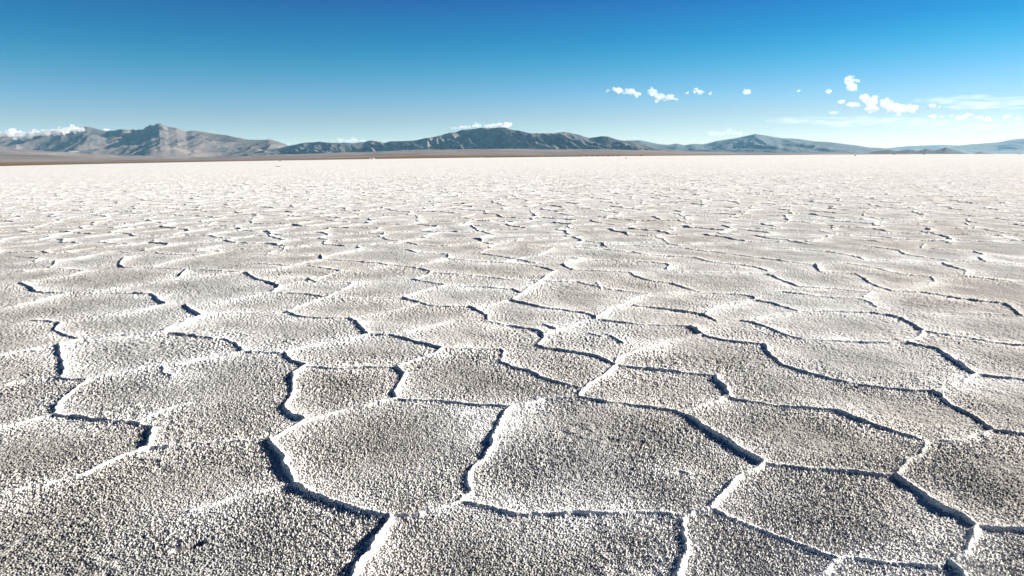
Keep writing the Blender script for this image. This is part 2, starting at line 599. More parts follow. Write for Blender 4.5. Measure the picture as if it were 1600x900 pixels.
def salt_material():
    m, t, out = nodes_of('salt')
    N = t.nodes.new; Lk = t.links.new
    p = N('ShaderNodeBsdfDiffuse')
    p.inputs['Roughness'].default_value = 0.0
    geo = N('ShaderNodeNewGeometry')
    at = N('ShaderNodeAttribute'); at.attribute_name = 'border'
    r = N('ShaderNodeValToRGB')
    r.color_ramp.elements[0].position = 0.02; r.color_ramp.elements[0].color = (0.88, 0.87, 0.845, 1)
    e_ = r.color_ramp.elements.new(0.10); e_.color = (0.68, 0.668, 0.648, 1)
    r.color_ramp.elements[2].position = 0.45; r.color_ramp.elements[2].color = (0.46, 0.452, 0.437, 1)
    n1 = N('ShaderNodeTexNoise'); n1.inputs['Scale'].default_value = 1.4; n1.inputs['Detail'].default_value = 6
    Lk(geo.outputs['Position'], n1.inputs['Vector'])
    ad = N('ShaderNodeMath'); ad.operation = 'MULTIPLY_ADD'; ad.inputs[1].default_value = 0.7; ad.inputs[2].default_value = -0.35
    Lk(n1.outputs['Fac'], ad.inputs[0])
    ad2 = N('ShaderNodeMath'); ad2.operation = 'ADD'
    Lk(at.outputs['Fac'], ad2.inputs[0]); Lk(ad.outputs[0], ad2.inputs[1])
    Lk(ad2.outputs[0], r.inputs[0])
    # far salt painted whiter, standing in for lit crests seen at grazing angle
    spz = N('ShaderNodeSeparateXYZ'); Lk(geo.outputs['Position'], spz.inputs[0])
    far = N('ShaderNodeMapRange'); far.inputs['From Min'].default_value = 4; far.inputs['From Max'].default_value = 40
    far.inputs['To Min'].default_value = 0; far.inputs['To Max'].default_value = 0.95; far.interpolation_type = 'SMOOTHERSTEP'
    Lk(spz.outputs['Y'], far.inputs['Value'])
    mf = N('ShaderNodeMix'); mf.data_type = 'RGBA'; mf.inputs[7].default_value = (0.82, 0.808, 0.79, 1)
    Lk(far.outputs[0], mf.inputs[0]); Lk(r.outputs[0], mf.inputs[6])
    # fine crystal-to-crystal tone
    n2 = N('ShaderNodeTexNoise'); n2.inputs['Scale'].default_value = 70; n2.inputs['Detail'].default_value = 4; n2.inputs['Roughness'].default_value = 0.7
    Lk(geo.outputs['Position'], n2.inputs['Vector'])
    r2 = N('ShaderNodeValToRGB')
    r2.color_ramp.elements[0].position = 0.36; r2.color_ramp.elements[0].color = (0.66, 0.65, 0.63, 1)
    r2.color_ramp.elements[1].position = 0.56; r2.color_ramp.elements[1].color = (1, 1, 1, 1)
    Lk(n2.outputs['Fac'], r2.inputs[0])
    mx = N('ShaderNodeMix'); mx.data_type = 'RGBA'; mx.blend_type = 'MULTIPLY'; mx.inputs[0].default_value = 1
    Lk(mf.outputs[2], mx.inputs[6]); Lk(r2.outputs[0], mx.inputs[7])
    ns = N('ShaderNodeTexNoise'); ns.inputs['Scale'].default_value = 0.45; ns.inputs['Detail'].default_value = 7
    Lk(geo.outputs['Position'], ns.inputs['Vector'])
    rs = N('ShaderNodeValToRGB'); rs.color_ramp.elements[0].position = 0.40; rs.color_ramp.elements[0].color = (0.92, 0.895, 0.86, 1)
    rs.color_ramp.elements[1].position = 0.58; rs.color_ramp.elements[1].color = (1, 1, 1, 1)
    Lk(ns.outputs['Fac'], rs.inputs[0])
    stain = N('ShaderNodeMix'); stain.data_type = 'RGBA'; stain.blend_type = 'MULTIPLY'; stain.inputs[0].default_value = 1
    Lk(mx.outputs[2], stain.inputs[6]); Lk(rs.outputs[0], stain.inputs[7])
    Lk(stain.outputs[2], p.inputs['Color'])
    nb_ = N('ShaderNodeTexNoise'); nb_.inputs['Scale'].default_value = 55; nb_.inputs['Detail'].default_value = 3; nb_.inputs['Roughness'].default_value = 0.65
    Lk(geo.outputs['Position'], nb_.inputs['Vector'])
    bp = N('ShaderNodeBump'); bp.inputs['Strength'].default_value = 0.9; bp.inputs['Distance'].default_value = 0.008
    nc_ = N('ShaderNodeTexNoise'); nc_.inputs['Scale'].default_value = 16; nc_.inputs['Detail'].default_value = 3; nc_.inputs['Roughness'].default_value = 0.6
    Lk(geo.outputs['Position'], nc_.inputs['Vector'])
    sm = N('ShaderNodeMath'); sm.operation = 'MULTIPLY_ADD'; sm.inputs[1].default_value = 1.6
    Lk(nc_.outputs['Fac'], sm.inputs[0]); Lk(nb_.outputs['Fac'], sm.inputs[2])
    nd_ = N('ShaderNodeTexNoise'); nd_.inputs['Scale'].default_value = 1.3; nd_.inputs['Detail'].default_value = 5; nd_.inputs['Roughness'].default_value = 0.55
    Lk(geo.outputs['Position'], nd_.inputs['Vector'])
    sm2 = N('ShaderNodeMath'); sm2.operation = 'MULTIPLY_ADD'; sm2.inputs[1].default_value = 9.0
    Lk(nd_.outputs['Fac'], sm2.inputs[0]); Lk(sm.outputs[0], sm2.inputs[2])
    Lk(sm2.outputs[0], bp.inputs['Height']); Lk(bp.outputs[0], p.inputs['Normal'])
    Lk(p.outputs[0], out.inputs['Surface'])
    return m
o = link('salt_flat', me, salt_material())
tag(o, 'white cracked salt flat with raised polygon ridges', 'salt flat', kind='structure')

# ------------------------------------------------------------------ land beyond the salt
def land_mat(name, colA, colB, colC, scale, bump=0.0, bscale=0.01):
    m, t, out = nodes_of(name)
    N = t.nodes.new; Lk = t.links.new
    p = N('ShaderNodeBsdfPrincipled'); p.inputs['Roughness'].default_value = 0.95; p.inputs['Specular IOR Level'].default_value = 0.1
    geo = N('ShaderNodeNewGeometry')
    n = N('ShaderNodeTexNoise'); n.inputs['Scale'].default_value = scale; n.inputs['Detail'].default_value = 10; n.inputs['Roughness'].default_value = 0.74
    Lk(geo.outputs['Position'], n.inputs['Vector'])
    r = N('ShaderNodeValToRGB')
    r.color_ramp.elements[0].position = 0.34; r.color_ramp.elements[0].color = (*colA, 1)
    r.color_ramp.elements[1].position = 0.66; r.color_ramp.elements[1].color = (*colC, 1)
    e = r.color_ramp.elements.new(0.5); e.color = (*colB, 1)
    Lk(n.outputs['Fac'], r.inputs[0]); Lk(r.outputs[0], p.inputs['Base Color'])
    if bump:
        nb = N('ShaderNodeTexNoise'); nb.inputs['Scale'].default_value = bscale; nb.inputs['Detail'].default_value = 6
        Lk(geo.outputs['Position'], nb.inputs['Vector'])
        b = N('ShaderNodeBump'); b.inputs['Strength'].default_value = 1.0; b.inputs['Distance'].default_value = bump
        Lk(nb.outputs['Fac'], b.inputs['Height']); Lk(b.outputs[0], p.inputs['Normal'])
    Lk(p.outputs[0], out.inputs['Surface'])
    return m

def base_slope(t):            # height of the salt plane per metre forward, by tan azimuth
    return -DIP * t * t / np.maximum(1.0, 0.35 * np.abs(t))

def skyline(pts):
    A = np.array([tan_el(*p) for p in pts])
    return A[:, 0], A[:, 1]

def mountain(name, pts, Y0, Y1, Y2, mat, label, wl, carve, seed, rows=110, px=0.8, crag=0.0, shear=0.0, power=1.25, sil=0.012):
    """terrain range: rises from forward distance Y0 to its traced crest at Y1 and falls to Y2"""
    tx, te = skyline(pts)
    n = int((pts[-1][0] - pts[0][0]) * 0.64 / px)
    t = np.linspace(tx[0], tx[-1], n)
    H = np.interp(t, tx, te)
    s = np.concatenate([np.linspace(0, 1, rows), 1 + np.linspace(0, 1, rows // 3)[1:]])
    S = np.repeat(s[:, None], n, 1); T = np.repeat(t[None, :], len(s), 0)
    wob = 1 + 0.05 * perlin(T * 9, S * 0 + seed, seed)
    Y = np.where(S <= 1, Y0 + (Y1 - Y0) * S, Y1 + (Y2 - Y1) * (S - 1)) * wob
    X = T * Y
    top = CAM_H + H[None, :] * Y1 * wob       # crest height
    base = base_slope(T) * Y - 2.0
    rise = np.where(S <= 1, np.clip(S, 0, 1) ** power, np.clip(2 - S, 0, 1) ** 1.4)
    rel = np.maximum(top - base, 0)
    env = np.where(S <= 1, np.clip(S * 1.9, 0, 1) * np.clip((1 - S) * 3.5 + 0.10, 0, 1), 0.4)
    u = (X + shear * Y) / wl; v = Y / (wl * 1.7)
    wu = 0.35 * perlin(u * 0.7, v * 0.7, seed + 50); wv = 0.35 * perlin(u * 0.7, v * 0.7, seed + 51)
    nz = ridged(u + wu, v + wv, 6, seed, 0.52)
    nz2 = ridged(u * 3.1 + wu, v * 2.2, 4, seed + 9, 0.55)
    h = rel * (rise - carve * env * (0.78 - nz) - 0.28 * carve * env * (0.6 - nz2))
    h = h + rel * sil * fbm(u * 4, v * 4, 4, seed + 77) * np.clip(S * 2, 0, 1)
    if crag: h = h + crag * rel * np.exp(-((T + 0.515) / 0.022) ** 2) * np.clip(S - 0.75, 0, 0.25) * 4 * (np.abs(perlin(u * 9, v * 9, seed + 5)) - 0.3) * (S <= 1.2)
    Z = base + np.maximum(h, -1.0)
    co = np.stack([X.ravel(), Y.ravel(), Z.ravel()], 1)
    me = make_mesh(name, co, [grid_quads(len(s), n)])
    ob = link(name, me, mat)
    return tag(ob, label, 'mountain', kind='structure')

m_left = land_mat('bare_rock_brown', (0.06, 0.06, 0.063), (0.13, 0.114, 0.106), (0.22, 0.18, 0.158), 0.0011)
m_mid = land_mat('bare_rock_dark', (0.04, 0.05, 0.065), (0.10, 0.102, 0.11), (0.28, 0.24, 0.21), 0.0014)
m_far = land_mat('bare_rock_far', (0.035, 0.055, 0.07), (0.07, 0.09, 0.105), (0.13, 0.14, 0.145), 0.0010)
m_hill = land_mat('dark_hill', (0.015, 0.018, 0.02), (0.025, 0.03, 0.035), (0.05, 0.05, 0.05), 0.002)

mountain('mountain_range', [(-330, 250), (-260, 225), (-180, 214), (-60, 206), (0, 207), (50, 207), (90, 204), (110, 201), (125, 199), (135, 197), (150, 200),
    (165, 204), (175, 203), (190, 200), (205, 203), (218, 202), (226, 198), (233, 193), (240, 193), (247, 189.5), (254, 192), (262, 197), (275, 198), (290, 204),
    (300, 203), (320, 206), (345, 210), (360, 212), (385, 217), (400, 218), (420, 217), (435, 221), (448, 226), (460, 232), (480, 240), (500, 249)],
    11800, 15000, 18500, m_left, 'brown grey mountain range with a craggy peak, at the left', 1300, 0.48, 3, rows=220, crag=0.28, shear=-0.6, sil=0.02)
mountain('mountain_range', [(330, 250), (350, 246), (375, 240), (400, 236), (430, 232), (450, 227), (475, 223), (500, 221), (520, 222), (550, 223),
    (565, 222), (580, 219), (595, 221), (600, 223), (610, 220), (640, 220), (680, 213), (720, 203), (750, 199), (790, 199), (800, 202),
    (830, 207), (850, 209), (870, 207), (882, 205), (900, 209), (920, 214), (940, 211), (950, 212), (962, 217), (980, 220), (1000, 224),
    (1030, 230), (1060, 235), (1100, 239), (1140, 243)],
    11200, 13500, 17000, m_mid, 'dark blue mountain range with a broad dome, in the middle', 900, 0.8, 14, rows=220, shear=0.5)
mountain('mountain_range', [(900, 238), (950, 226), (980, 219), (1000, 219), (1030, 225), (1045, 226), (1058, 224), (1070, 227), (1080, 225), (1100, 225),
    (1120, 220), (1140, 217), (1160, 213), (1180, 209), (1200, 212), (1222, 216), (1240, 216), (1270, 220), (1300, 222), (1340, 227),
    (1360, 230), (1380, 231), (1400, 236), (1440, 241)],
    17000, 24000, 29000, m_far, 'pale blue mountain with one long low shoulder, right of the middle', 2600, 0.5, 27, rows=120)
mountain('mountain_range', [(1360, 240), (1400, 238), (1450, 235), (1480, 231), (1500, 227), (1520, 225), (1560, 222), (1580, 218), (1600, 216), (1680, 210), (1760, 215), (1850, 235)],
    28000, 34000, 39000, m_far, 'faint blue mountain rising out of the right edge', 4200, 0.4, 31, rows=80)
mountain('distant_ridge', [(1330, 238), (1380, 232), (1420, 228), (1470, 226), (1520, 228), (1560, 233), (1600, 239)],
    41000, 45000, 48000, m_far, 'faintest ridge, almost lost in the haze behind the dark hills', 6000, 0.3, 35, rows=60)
mountain('hills', [(1350, 241.5), (1358, 239), (1365, 237), (1375, 235), (1390, 234), (1400, 236), (1410, 235), (1420, 233), (1435, 236), (1447, 232), (1460, 235),
    (1470, 233), (1478, 230), (1490, 235), (1500, 237), (1508, 239), (1516, 241.5)],
    9000, 10500, 12500, m_hill, 'low dark hills with three small peaks on the right horizon', 800, 0.5, 41, rows=60, px=0.4, sil=0.03)
mountain('hills', [(1519, 241), (1526, 238.5), (1532, 236.5), (1538, 238.5), (1550, 240), (1564, 241.3)],
    9000, 9700, 10500, m_hill, 'tiny dark hill standing right of the low dark hills', 500, 0.4, 43, rows=30, px=0.3, sil=0.03)
mountain('hills', [(325, 252), (345, 248), (360, 247), (372, 243), (385, 240.5), (395, 241), (410, 243), (430, 247), (446, 250.5)],
    7600, 8600, 9800, m_mid, 'small dark foothill between the left and the middle range', 600, 0.6, 47, rows=60, px=0.4)

# alluvial plain between shore and mountains (rises towards the ranges)
def alluvial_plain():
    pts = [(-500, 235), (-100, 232), (0, 233), (60, 236), (120, 240), (200, 244), (300, 246), (400, 243), (460, 241), (560, 238), (660, 234), (750, 233),
           (850, 233), (950, 234), (1050, 236), (1150, 239.3), (1250, 240), (1350, 240.6), (1420, 241)]
    tx, te = skyline(pts)
    n = 900
    t = np.linspace(-1.15, tx[-1] , n)
    H = np.interp(t, tx, te)
    ys = np.concatenate([np.linspace(2450, 2560, 6), np.geomspace(2600, 10500, 90)])
    Y = np.repeat(ys[:, None], n, 1) * (1 + 0.02 * perlin(np.repeat(t[None, :], len(ys), 0) * 6, np.zeros((len(ys), n)), 5)
                                        + 0.25 * sstep(0.35, 0.6, t)[None, :])
    X = t[None, :] * Y
    s = (np.repeat(ys[:, None], n, 1) - 2450) / (10500 - 2450)
    base = base_slope(t)[None, :] * Y
    top = CAM_H + H[None, :] * 10500
    b1 = base_slope(t)[None, :] * 10500
    Z = base - 1.0 + sstep(0, 0.012, s) * 1.8 + np.maximum(top - b1, 0) * s ** 1.05
    Z = Z + (s > 0.02) * s ** 0.5 * 9 * fbm(X / 700, Y / 900, 5, 8) + 26 * sstep(0.2, 0.6, s) * (ridged(X / 900, Y / 1500, 4, 66) - 0.5) * sstep(-0.2, -0.55, t)[None, :]
    me = make_mesh('alluvial_plain', np.stack([X.ravel(), Y.ravel(), Z.ravel()], 1), [grid_quads(len(ys), n)])
    m, tt, out = nodes_of('plain_soil')
    N = tt.nodes.new; Lk = tt.links.new
    p = N('ShaderNodeBsdfPrincipled'); p.inputs['Roughness'].default_value = 0.95; p.inputs['Specular IOR Level'].default_value = 0.05
    geo = N('ShaderNodeNewGeometry')
    mp = N('ShaderNodeMapping'); mp.inputs['Scale'].default_value = (0.0018, 0.0011, 0.004)
    Lk(geo.outputs['Position'], mp.inputs['Vector'])
    n1 = N('ShaderNodeTexNoise'); n1.inputs['Scale'].default_value = 1.0; n1.inputs['Detail'].default_value = 9; n1.inputs['Roughness'].default_value = 0.65
    Lk(mp.outputs[0], n1.inputs['Vector'])
    r = N('ShaderNodeValToRGB')
    r.color_ramp.elements[0].position = 0.36; r.color_ramp.elements[0].color = (0.13, 0.112, 0.105, 1)
    r.color_ramp.elements[1].position = 0.66; r.color_ramp.elements[1].color = (0.30, 0.262, 0.24, 1)
    Lk(n1.outputs['Fac'], r.inputs[0])
    # yellow-brown wet grass margin along the shore (by distance from it)
    sep = N('ShaderNodeSeparateXYZ'); Lk(geo.outputs['Position'], sep.inputs[0])
    mr = N('ShaderNodeMapRange'); mr.inputs['From Min'].default_value = 2650; mr.inputs['From Max'].default_value = 3300
    Lk(sep.outputs['Y'], mr.inputs['Value'])
    mx = N('ShaderNodeMix'); mx.data_type = 'RGBA'
    mx.inputs[6].default_value = (0.17, 0.10, 0.035, 1)
    Lk(mr.outputs[0], mx.inputs[0]); Lk(r.outputs[0], mx.inputs[7])
    Lk(mx.outputs[2], p.inputs['Base Color']); Lk(p.outputs[0], out.inputs['Surface'])
    return tag(link('alluvial_plain', me, m), 'brown gravel plain between the salt and the mountains', 'plain', kind='structure')
alluvial_plain()

# ------------------------------------------------------------------ clouds
def at_dist(px, py, Y):
    v = ray(px, py)
    return Vector((v.x / v.y * Y, Y, CAM_H + v.z / v.y * Y))

def cloud_mat(name, density, col=(1, 1, 1), scale=(1, 1, 1)):
    m, t, out = nodes_of(name)
    v = t.nodes.new('ShaderNodeVolumePrincipled')
    v.inputs['Color'].default_value = (*col, 1)
    v.inputs['Density'].default_value = density
    v.inputs['Anisotropy'].default_value = 0.2
    v.inputs['Absorption Color'].default_value = (1, 1, 1, 1)
    # torn, uneven vapour
    tcc = t.nodes.new('ShaderNodeTexCoord')
    mp = t.nodes.new('ShaderNodeMapping'); mp.inputs['Scale'].default_value = scale
    n = t.nodes.new('ShaderNodeTexNoise'); n.inputs['Scale'].default_value = 1.0; n.inputs['Detail'].default_value = 6; n.inputs['Roughness'].default_value = 0.65
    t.links.new(tcc.outputs['Object'], mp.inputs[0]); t.links.new(mp.outputs[0], n.inputs['Vector'])
    mr = t.nodes.new('ShaderNodeMapRange'); mr.interpolation_type = 'SMOOTHSTEP'
    mr.inputs['From Min'].default_value = 0.38; mr.inputs['From Max'].default_value = 0.66
    mr.inputs['To Min'].default_value = 0.0; mr.inputs['To Max'].default_value = density * 2.0
    t.links.new(n.outputs['Fac'], mr.inputs['Value']); t.links.new(mr.outputs[0], v.inputs['Density'])
    t.links.new(v.outputs[0], out.inputs['Volume'])
    return m

def cloud(blobs, Y, label, density, lump=0.45, group='clouds in the sky', flat=1.0, seed=0, voxel=None, depth=1.0, smooth=False):
    """blobs: (px, py, half width px, half height px) in view; a cloud body of joined billows at forward distance Y"""
    rr = random.Random(seed)
    k = Y / F_PX
    bm = bmesh.new()
    c0 = at_dist(sum(b[0] for b in blobs) / len(blobs), sum(b[1] for b in blobs) / len(blobs), Y)
    for (px, py, hw, hh) in blobs:
        c = at_dist(px, py, Y + rr.uniform(-0.6, 0.6) * min(hw, 12) * k) - c0
        subs = [(0, 0, 0, 1.0)]
        if not smooth:
            for j in range(11):
                a = rr.uniform(0, 2 * math.pi); q = rr.uniform(0.4, 1.05)
                subs.append((q * math.cos(a) * hw, rr.uniform(-0.6, 0.6) * min(hw, hh * 2), q * math.sin(a) * hh, rr.uniform(0.14, 0.42)))
        for (ox, oy, oz, s) in subs:
            ret = bmesh.ops.create_icosphere(bm, subdivisions=2, radius=1.0)
            if s < 1.0: sc3 = (s * (0.5 * hw + 0.5 * hh) * k,) * 3
            else: sc3 = (hw * 0.94 * k, 0.8 * depth * min(hw, 2.2 * hh) * k, hh * (1.15 if smooth else 0.85) * k)
            for vtx in ret['verts']:
                vtx.co = Vector((vtx.co.x * sc3[0], vtx.co.y * sc3[1], vtx.co.z * sc3[2])) + c + Vector((ox * k, oy * k, oz * k))
    me0 = bpy.data.meshes.new('cloud_hull'); bm.to_mesh(me0); bm.free()
    tmp = bpy.data.objects.new('cloud_tmp', me0); COL.objects.link(tmp)
    hmin = min(b[3] for b in blobs) * k
    md = tmp.modifiers.new('r', 'REMESH'); md.mode = 'VOXEL'; md.voxel_size = voxel or max(hmin / 5.0, k * 0.45)
    dg = bpy.context.evaluated_depsgraph_get()
    me = bpy.data.meshes.new_from_object(tmp.evaluated_get(dg))
    bpy.data.objects.remove(tmp); bpy.data.meshes.remove(me0)
    n = len(me.vertices)
    if n:
        cc = np.empty(n * 3, np.float32); me.vertices.foreach_get('co', cc); cc = cc.reshape(-1, 3)
        nn = np.empty(n * 3, np.float32); me.vertex_normals.foreach_get('vector', nn); nn = nn.reshape(-1, 3)
        sc_ = 1.0 / (k * 4.5)
        amp = lump * hmin * (0.15 if smooth else 0.6)
        dsp = fbm(cc[:, 0] * sc_ + cc[:, 1] * sc_ * 0.7 + seed, cc[:, 2] * sc_ * 1.2 - cc[:, 1] * sc_ * 0.5, 3, seed + 5)
        cc = cc + nn * (amp * dsp)[:, None]
        me.vertices.foreach_set('co', cc.ravel()); me.update()
    me.materials.clear()
    ob = link('cloud', me, cloud_mat('cloud_vapour', (0.065 if smooth else 0.2) * density / (k * max(2.0, 1.2 * sum(b[3] for b in blobs) / len(blobs))),
              scale=((1 / (k * 34), 1 / (k * 60), 1 / (k * 5)) if smooth else (1 / (k * 7), 1 / (k * 7), 1 / (k * 4.5)))))
    ob.location = c0
    return tag(ob, label, 'cloud', group)

CY = 90000
cloud([(950, 141, 3, 4)], CY, 'tiny cloud puff at the far left end of the cloud row', 2.0, seed=1)
cloud([(966, 141, 8, 5), (984, 143, 9, 5), (996, 147, 7, 4)], CY, 'long white cloud, left one of the pair above the middle range', 3.2, seed=2)
cloud([(1018, 144, 7, 6), (1031, 151, 9, 6), (1046, 152, 8, 5), (1056, 155, 5, 2.6)], CY, 'long white cloud sloping down to the right, right one of the pair', 3.2, seed=3)
cloud([(1074, 145, 2.6, 2.2)], CY, 'tiny puff just right of the pair of long clouds', 2.0, seed=4)
cloud([(1087, 141, 5, 4), (1094, 145, 5, 3.2)], CY, 'small slanting cloud between two tiny puffs', 2.6, seed=5)
cloud([(1110, 146, 3.5, 2.2)], CY, 'tiny faint puff left of the lone diamond shaped cloud', 1.6, seed=6)
cloud([(1166, 143.5, 6.5, 4.6)], CY, 'lone small diamond shaped cloud', 2.8, seed=7)
cloud([(1248, 141.5, 3.4, 2)], CY, 'faint speck of cloud left of the small oval cloud', 1.0, seed=8)
cloud([(1295, 142.5, 5.5, 4)], CY, 'small oval cloud left of the hook shaped cloud', 2.8, seed=9)
cloud([(1327, 126, 8, 7), (1331, 136, 9, 7), (1339, 126, 5, 2.6)], CY, 'bright hook shaped cloud, highest of all the clouds', 3.2, seed=10)
cloud([(1315, 159, 6, 3), (1330, 163, 9, 3.4), (1340, 164, 5, 3.2)], CY, 'thin slanting cloud left of the largest cloud', 2.0, seed=11)
cloud([(1302, 176, 8, 3)], CY, 'dim flat cloud below the thin slanting cloud', 0.7, seed=12)
cloud([(1350, 152, 8, 6), (1362, 160, 10, 9), (1362, 170, 12, 6), (1384, 162, 9, 8), (1398, 168, 12, 8), (1412, 170, 9, 6), (1426, 169, 7, 7), (1404, 179, 5, 2.6)], CY,
      'largest white cumulus cloud with grey underside, at the right', 3.6, seed=13)
cloud([(1443, 168, 2.6, 1.8)], CY, 'tiny puff just right of the largest cloud', 1.4, seed=14)
cloud([(1455, 165, 5.5, 3)], CY, 'small cloud between the largest cloud and the long veil', 2.2, seed=15)
cloud([(1468, 166.5, 2.4, 1.8)], CY, 'tiny puff at the left tip of the long veil', 1.4, seed=16)
cloud([(1457, 182, 7, 2.6), (1470, 182, 5, 1.6)], CY, 'small bright strip of cloud under the long veil', 1.6, seed=17)
cloud([(1486, 181, 3.5, 2)], CY, 'tiny bright cloud between two strips under the long veil', 1.6, seed=18)
cloud([(1500, 184, 9, 3.4), (1512, 180, 8, 2.6), (1528, 183, 8, 2.4), (1543, 187, 8, 3)], CY, 'ragged cloud strip near the right edge under the long veil', 1.8, seed=19)
cloud([(1574, 182, 7, 2.6), (1589, 185, 4, 2.2)], CY, 'small cloud near the right edge under the long veil', 1.4, seed=20)
V = dict(group='thin veils of high cloud', smooth=True)
cloud([(1470, 156, 50, 6), (1520, 160, 55, 11), (1590, 161, 65, 9), (1650, 158, 50, 9)], 140000, 'long thin veil of cloud reaching the right edge', 0.8, seed=21, voxel=350, **V)
cloud([(1250, 188, 62, 6), (1330, 190, 75, 8), (1400, 190, 60, 7)], 140000, 'long low veil of cloud below the largest cloud', 0.75, seed=22, voxel=350, **V)
cloud([(1500, 194, 110, 10), (1620, 192, 90, 10)], 140000, 'faint low veil of cloud along the horizon at the right edge', 0.45, seed=23, voxel=350, **V)
cloud([(1112, 207, 6, 4.5), (1119, 208.5, 6, 3), (1127, 209, 8, 3)], 60000, 'dim cloud behind the saddle left of the pale blue mountain', 0.8, seed=24)
cloud([(1139, 206, 6, 5), (1147, 208, 6, 3.6), (1154, 209, 7, 3)], 60000, 'dim cloud just above the pale blue mountain flank', 0.8, seed=25)
cloud([(533, 219, 5, 3.5), (542, 219.5, 6, 3), (552, 219, 7, 4), (566, 221, 6, 3)], 60000, 'white cloud peeping over the ridge between left and middle range', 0.9, seed=26)
cloud([(450, 226, 4, 3)], 60000, 'tiny white cloud in the notch between left and middle range', 0.7, seed=27)
cloud([(166, 203, 6, 2.5)], 60000, 'scrap of white cloud in the dip of the left range', 2.0, seed=28)

G2 = 'cloud caps lying on the mountains'
cloud([(20, 210, 26, 5.5), (-20, 210, 30, 7), (-70, 210, 34, 7), (38, 215, 12, 4)], 13000, 'thick white cloud bank spilling over the left range at the picture edge', 4.0, group=G2, seed=30, depth=0.7)
cloud([(52, 209, 11, 5), (70, 208, 12, 5), (88, 206, 13, 5), (104, 204, 11, 5.5)], 13100, 'lumpy white cloud bank between the left cloud bank and the cone cloud', 4.0, group=G2, seed=31, depth=0.7)
cloud([(113, 198, 5, 4.5), (119, 202, 9, 4), (127, 204, 6, 2)], 13200, 'cone shaped white cloud left of the craggy peak', 4.0, group=G2, seed=32, depth=0.7)
cloud([(712, 200, 8, 1.8), (728, 199, 12, 3)], 14200, 'ragged grey cloud hanging over the left shoulder of the dome', 1.2, group=G2, seed=33, depth=0.7)
cloud([(745, 195.5, 7, 3.4)], 14400, 'small white puff on top of the broad dome', 2.4, group=G2, seed=34, depth=0.7)
cloud([(776, 196, 12, 3.6), (790, 195, 9, 5), (764, 197, 8, 2.4)], 14400, 'bright white cloud cap over the right of the broad dome', 3.0, group=G2, seed=35, depth=0.7)

# ------------------------------------------------------------------ small things far out on the salt
m_dark = plain_mat('dark_paint', (0.03, 0.03, 0.035), 0.4, 0.5)
m_glass = plain_mat('window_glass', (0.02, 0.025, 0.03), 0.1, 0.6)
m_tyre = plain_mat('tyre_rubber', (0.02, 0.02, 0.02), 0.9, 0.1)
m_white = plain_mat('white_wall', (0.78, 0.77, 0.74), 0.8, 0.2, 0.05)
m_tin = plain_mat('tin_roof', (0.35, 0.34, 0.33), 0.5, 0.4)
m_rock = plain_mat('dark_rock', (0.05, 0.042, 0.035), 0.9, 0.2, 0.4, 1.2)
m_tan = plain_mat('tan_rock', (0.25, 0.18, 0.1), 0.9, 0.2, 0.3, 1.2)
m_bush = plain_mat('bush_leaves', (0.035, 0.035, 0.018), 0.9, 0.1, 0.5, 2.0)

def ground_pt(px, Y):
    t = tan_el(px, 246)[0]
    return Vector((t * Y, Y, base_slope(np.float64(t)) * Y))

def box_bm(bm, x0, x1, y0, y1, z0, z1, taper=1.0):
    ret = bmesh.ops.create_cube(bm, size=1.0)
    cx, cy = (x0 + x1) / 2, (y0 + y1) / 2
    for v in ret['verts']:
        k = taper if v.co.z > 0 else 1.0
        v.co = Vector((cx + v.co.x * (x1 - x0) * k, cy + v.co.y * (y1 - y0) * k, z0 + (v.co.z + 0.5) * (z1 - z0)))

def bm_obj(name, fill, mat, parent, loc=None, bev=0.0):
    bm = bmesh.new(); fill(bm)
    if bev: bmesh.ops.bevel(bm, geom=bm.edges[:], offset=bev, segments=2, affect='EDGES')
    me = bpy.data.meshes.new(name); bm.to_mesh(me); bm.free()
    return link(name, me, mat, parent, loc)

def vehicle(px, Y, rz, label, s=1.0):
    root = link('parked_vehicle', None, None, None, ground_pt(px, Y), rz); root.scale = (s, s, s)
    tag(root, label, 'vehicle', 'vehicles parked far out on the salt')
    bm_obj('body', lambda b: box_bm(b, -2.4, 2.4, -0.92, 0.92, 0.45, 1.15), m_dark, root, bev=0.08)
    bm_obj('cabin', lambda b: box_bm(b, -1.7, 1.1, -0.85, 0.85, 1.15, 1.85, 0.86), m_dark, root, bev=0.08)
    bm_obj('window', lambda b: box_bm(b, -1.45, 0.85, -0.835, 0.835, 1.28, 1.68, 0.93), m_glass, root)
    for wx in (-1.5, 1.5):
        for wy in (-0.85, 0.85):
            def f(b):
                bmesh.ops.create_cone(b, cap_ends=True, segments=16, radius1=0.38, radius2=0.38, depth=0.24, matrix=Matrix.Translation((wx, wy, 0.38)) @ Matrix.Rotation(math.pi / 2, 4, 'X'))
            bm_obj('wheel', f, m_tyre, root)
    return root
vehicle(1397, 2100, 0.1, 'dark vehicle on the horizon before the low dark hills, left one of two', 1.4)
vehicle(1443, 2150, 0.3, 'dark vehicle on the horizon before the low dark hills, right one of two', 1.25)
vehicle(1592, 2200, 0.0, 'dark vehicle on the horizon near the right edge', 1.1)

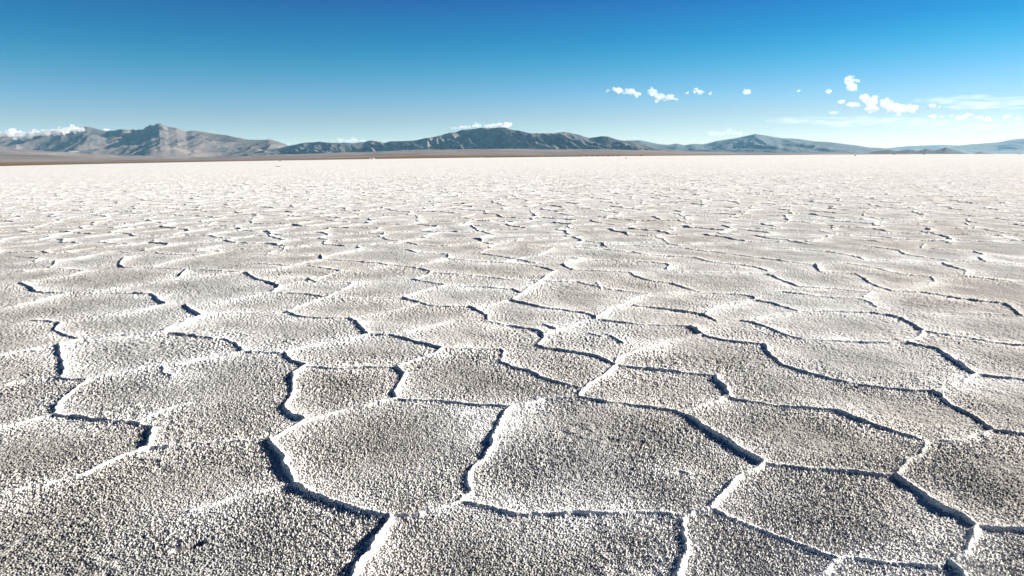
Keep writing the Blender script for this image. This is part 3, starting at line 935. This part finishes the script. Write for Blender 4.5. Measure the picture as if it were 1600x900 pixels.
def hut(px, Y, rz, w, label):
    root = link('white_hut', None, None, None, ground_pt(px, Y), rz)
    tag(root, label, 'hut', 'white huts on the shore')
    bm_obj('wall', lambda b: box_bm(b, -w / 2, w / 2, -2.5, 2.5, -0.3, 3.0), m_white, root)
    def roof(b):
        vs = [b.verts.new(c) for c in [(-w / 2 - .3, -2.8, 3.0), (w / 2 + .3, -2.8, 3.0), (w / 2 + .3, 2.8, 3.0), (-w / 2 - .3, 2.8, 3.0), (-w / 2 - .3, 0, 4.2), (w / 2 + .3, 0, 4.2)]]
        for f in ((0, 1, 5, 4), (2, 3, 4, 5), (0, 4, 3), (1, 2, 5), (3, 2, 1, 0)): b.faces.new([vs[i] for i in f])
    bm_obj('roof', roof, m_white, root)
    bm_obj('door', lambda b: box_bm(b, -0.5, 0.5, -2.54, -2.5, 0.0, 2.1), m_dark, root)
hut(578.5, 2380, 0.15, 5.0, 'small white hut on the shore, left of the two')
hut(583, 2390, -0.1, 6.0, 'small white hut on the shore, right of the two')

def lump(name, px, py, hw, hh, mat, label, cat, group, seed, sub=2):
    x, y = to_ground(px, py)
    k = y / F_PX
    bm = bmesh.new()
    bmesh.ops.create_icosphere(bm, subdivisions=sub, radius=1.0)
    rr = random.Random(seed); ph = [rr.uniform(0, 6) for _ in range(6)]
    for v in bm.verts:
        c = v.co
        q = 1 + 0.22 * math.sin(3.1 * c.x + ph[0]) * math.sin(2.7 * c.y + ph[1]) + 0.16 * math.sin(5.3 * c.z + ph[2]) + 0.08 * math.sin(9 * c.x + ph[3])
        v.co = Vector((c.x * q * hw * k, c.y * q * hw * k * 0.8, max(c.z, -0.35) * q * hh * k))
    me = bpy.data.meshes.new(name); bm.to_mesh(me); bm.free()
    o = link(name, me, mat, None, (x, y, ground_base(np.float64(x), np.float64(y)) + 0.02))
    return tag(o, label, cat, group)
RK = 'stray rocks on the far salt'
lump('rock', 1336.5, 243.4, 1.3, 1.5, m_rock, 'small dark rock alone on the far salt, in front of the dark hills', 'rock', RK, 1)
lump('rock', 978, 247.6, 1.2, 1.0, m_rock, 'small dark rock alone on the far salt, right of the middle', 'rock', RK, 2)
lump('rock', 435, 260.4, 4.5, 0.8, m_tan, 'low tan slab of salt mud on the far salt, left of the middle', 'rock', RK, 3)
lump('rock', 437.5, 252.0, 2.0, 0.7, m_tan, 'tiny tan rock near the shore, beyond the low tan slab', 'rock', RK, 4)

# dark scrub along the shore
def scrub_clump(bm, rr, x, y, z, w, h):
    ret = bmesh.ops.create_icosphere(bm, subdivisions=1, radius=1.0)
    for v in ret['verts']:
        q = rr.uniform(0.75, 1.2)
        v.co = Vector((x + v.co.x * w * q, y + v.co.y * w * q, z + (v.co.z + 0.6) * h * q))
rr = random.Random(5)
bm = bmesh.new()
for i in range(520):
    px = 757 + 148 * rr.random() ** 0.9
    Y = 2330 + rr.uniform(-25, 25)
    c = ground_pt(px, Y)
    scrub_clump(bm, rr, c.x, c.y, c.z, rr.uniform(1.5, 3.2), rr.uniform(0.7, 1.6))
me = bpy.data.meshes.new('scrub'); bm.to_mesh(me); bm.free()
tag(link('scrub', me, m_bush), 'unbroken belt of dark scrub along the salt shore below the dome', 'scrub', kind='stuff')
where = [(908, 'first'), (917, ''), (926, ''), (934, ''), (942, ''), (951, ''), (958, ''), (967, ''), (1002, '')]
names = ['dark bush touching the right end of the scrub belt', 'second dark bush from the scrub belt on the shore', 'third dark bush from the scrub belt on the shore',
         'fourth dark bush from the scrub belt on the shore', 'fifth dark bush from the scrub belt on the shore', 'sixth dark bush from the scrub belt on the shore',
         'seventh dark bush from the scrub belt on the shore', 'last dark bush of the close row right of the scrub belt', 'lone dark bush on the shore well right of the row of bushes']
for (px, _), lb in zip(where, names):
    bm = bmesh.new()
    c = ground_pt(px, 2330)
    for j in range(11): scrub_clump(bm, rr, rr.uniform(-3.5, 3.5), rr.uniform(-2, 2), 0, rr.uniform(1.2, 2.4), rr.uniform(0.8, 1.9))
    me = bpy.data.meshes.new('bush'); bm.to_mesh(me); bm.free()
    tag(link('bush', me, m_bush, None, c), lb, 'bush', 'dark bushes along the salt shore')

# ------------------------------------------------------------------ air
HB = dict(x0=-90000, x1=90000, y0=-3000, y1=50000, z0=-1500, z1=1200)
bm = bmesh.new(); box_bm(bm, HB['x0'], HB['x1'], HB['y0'], HB['y1'], HB['z0'], HB['z1'])
me = bpy.data.meshes.new('haze'); bm.to_mesh(me); bm.free()
m, t, out = nodes_of('haze_air')
v = t.nodes.new('ShaderNodeVolumePrincipled')
v.inputs['Color'].default_value = (0.30, 0.69, 1.0, 1)
v.inputs['Absorption Color'].default_value = (1, 1, 1, 1)
v.inputs['Density'].default_value = 1.15e-5
t.links.new(v.outputs[0], out.inputs['Volume'])
tag(link('haze', me, m), 'pale blue air between the salt and the mountains', 'haze', kind='stuff')
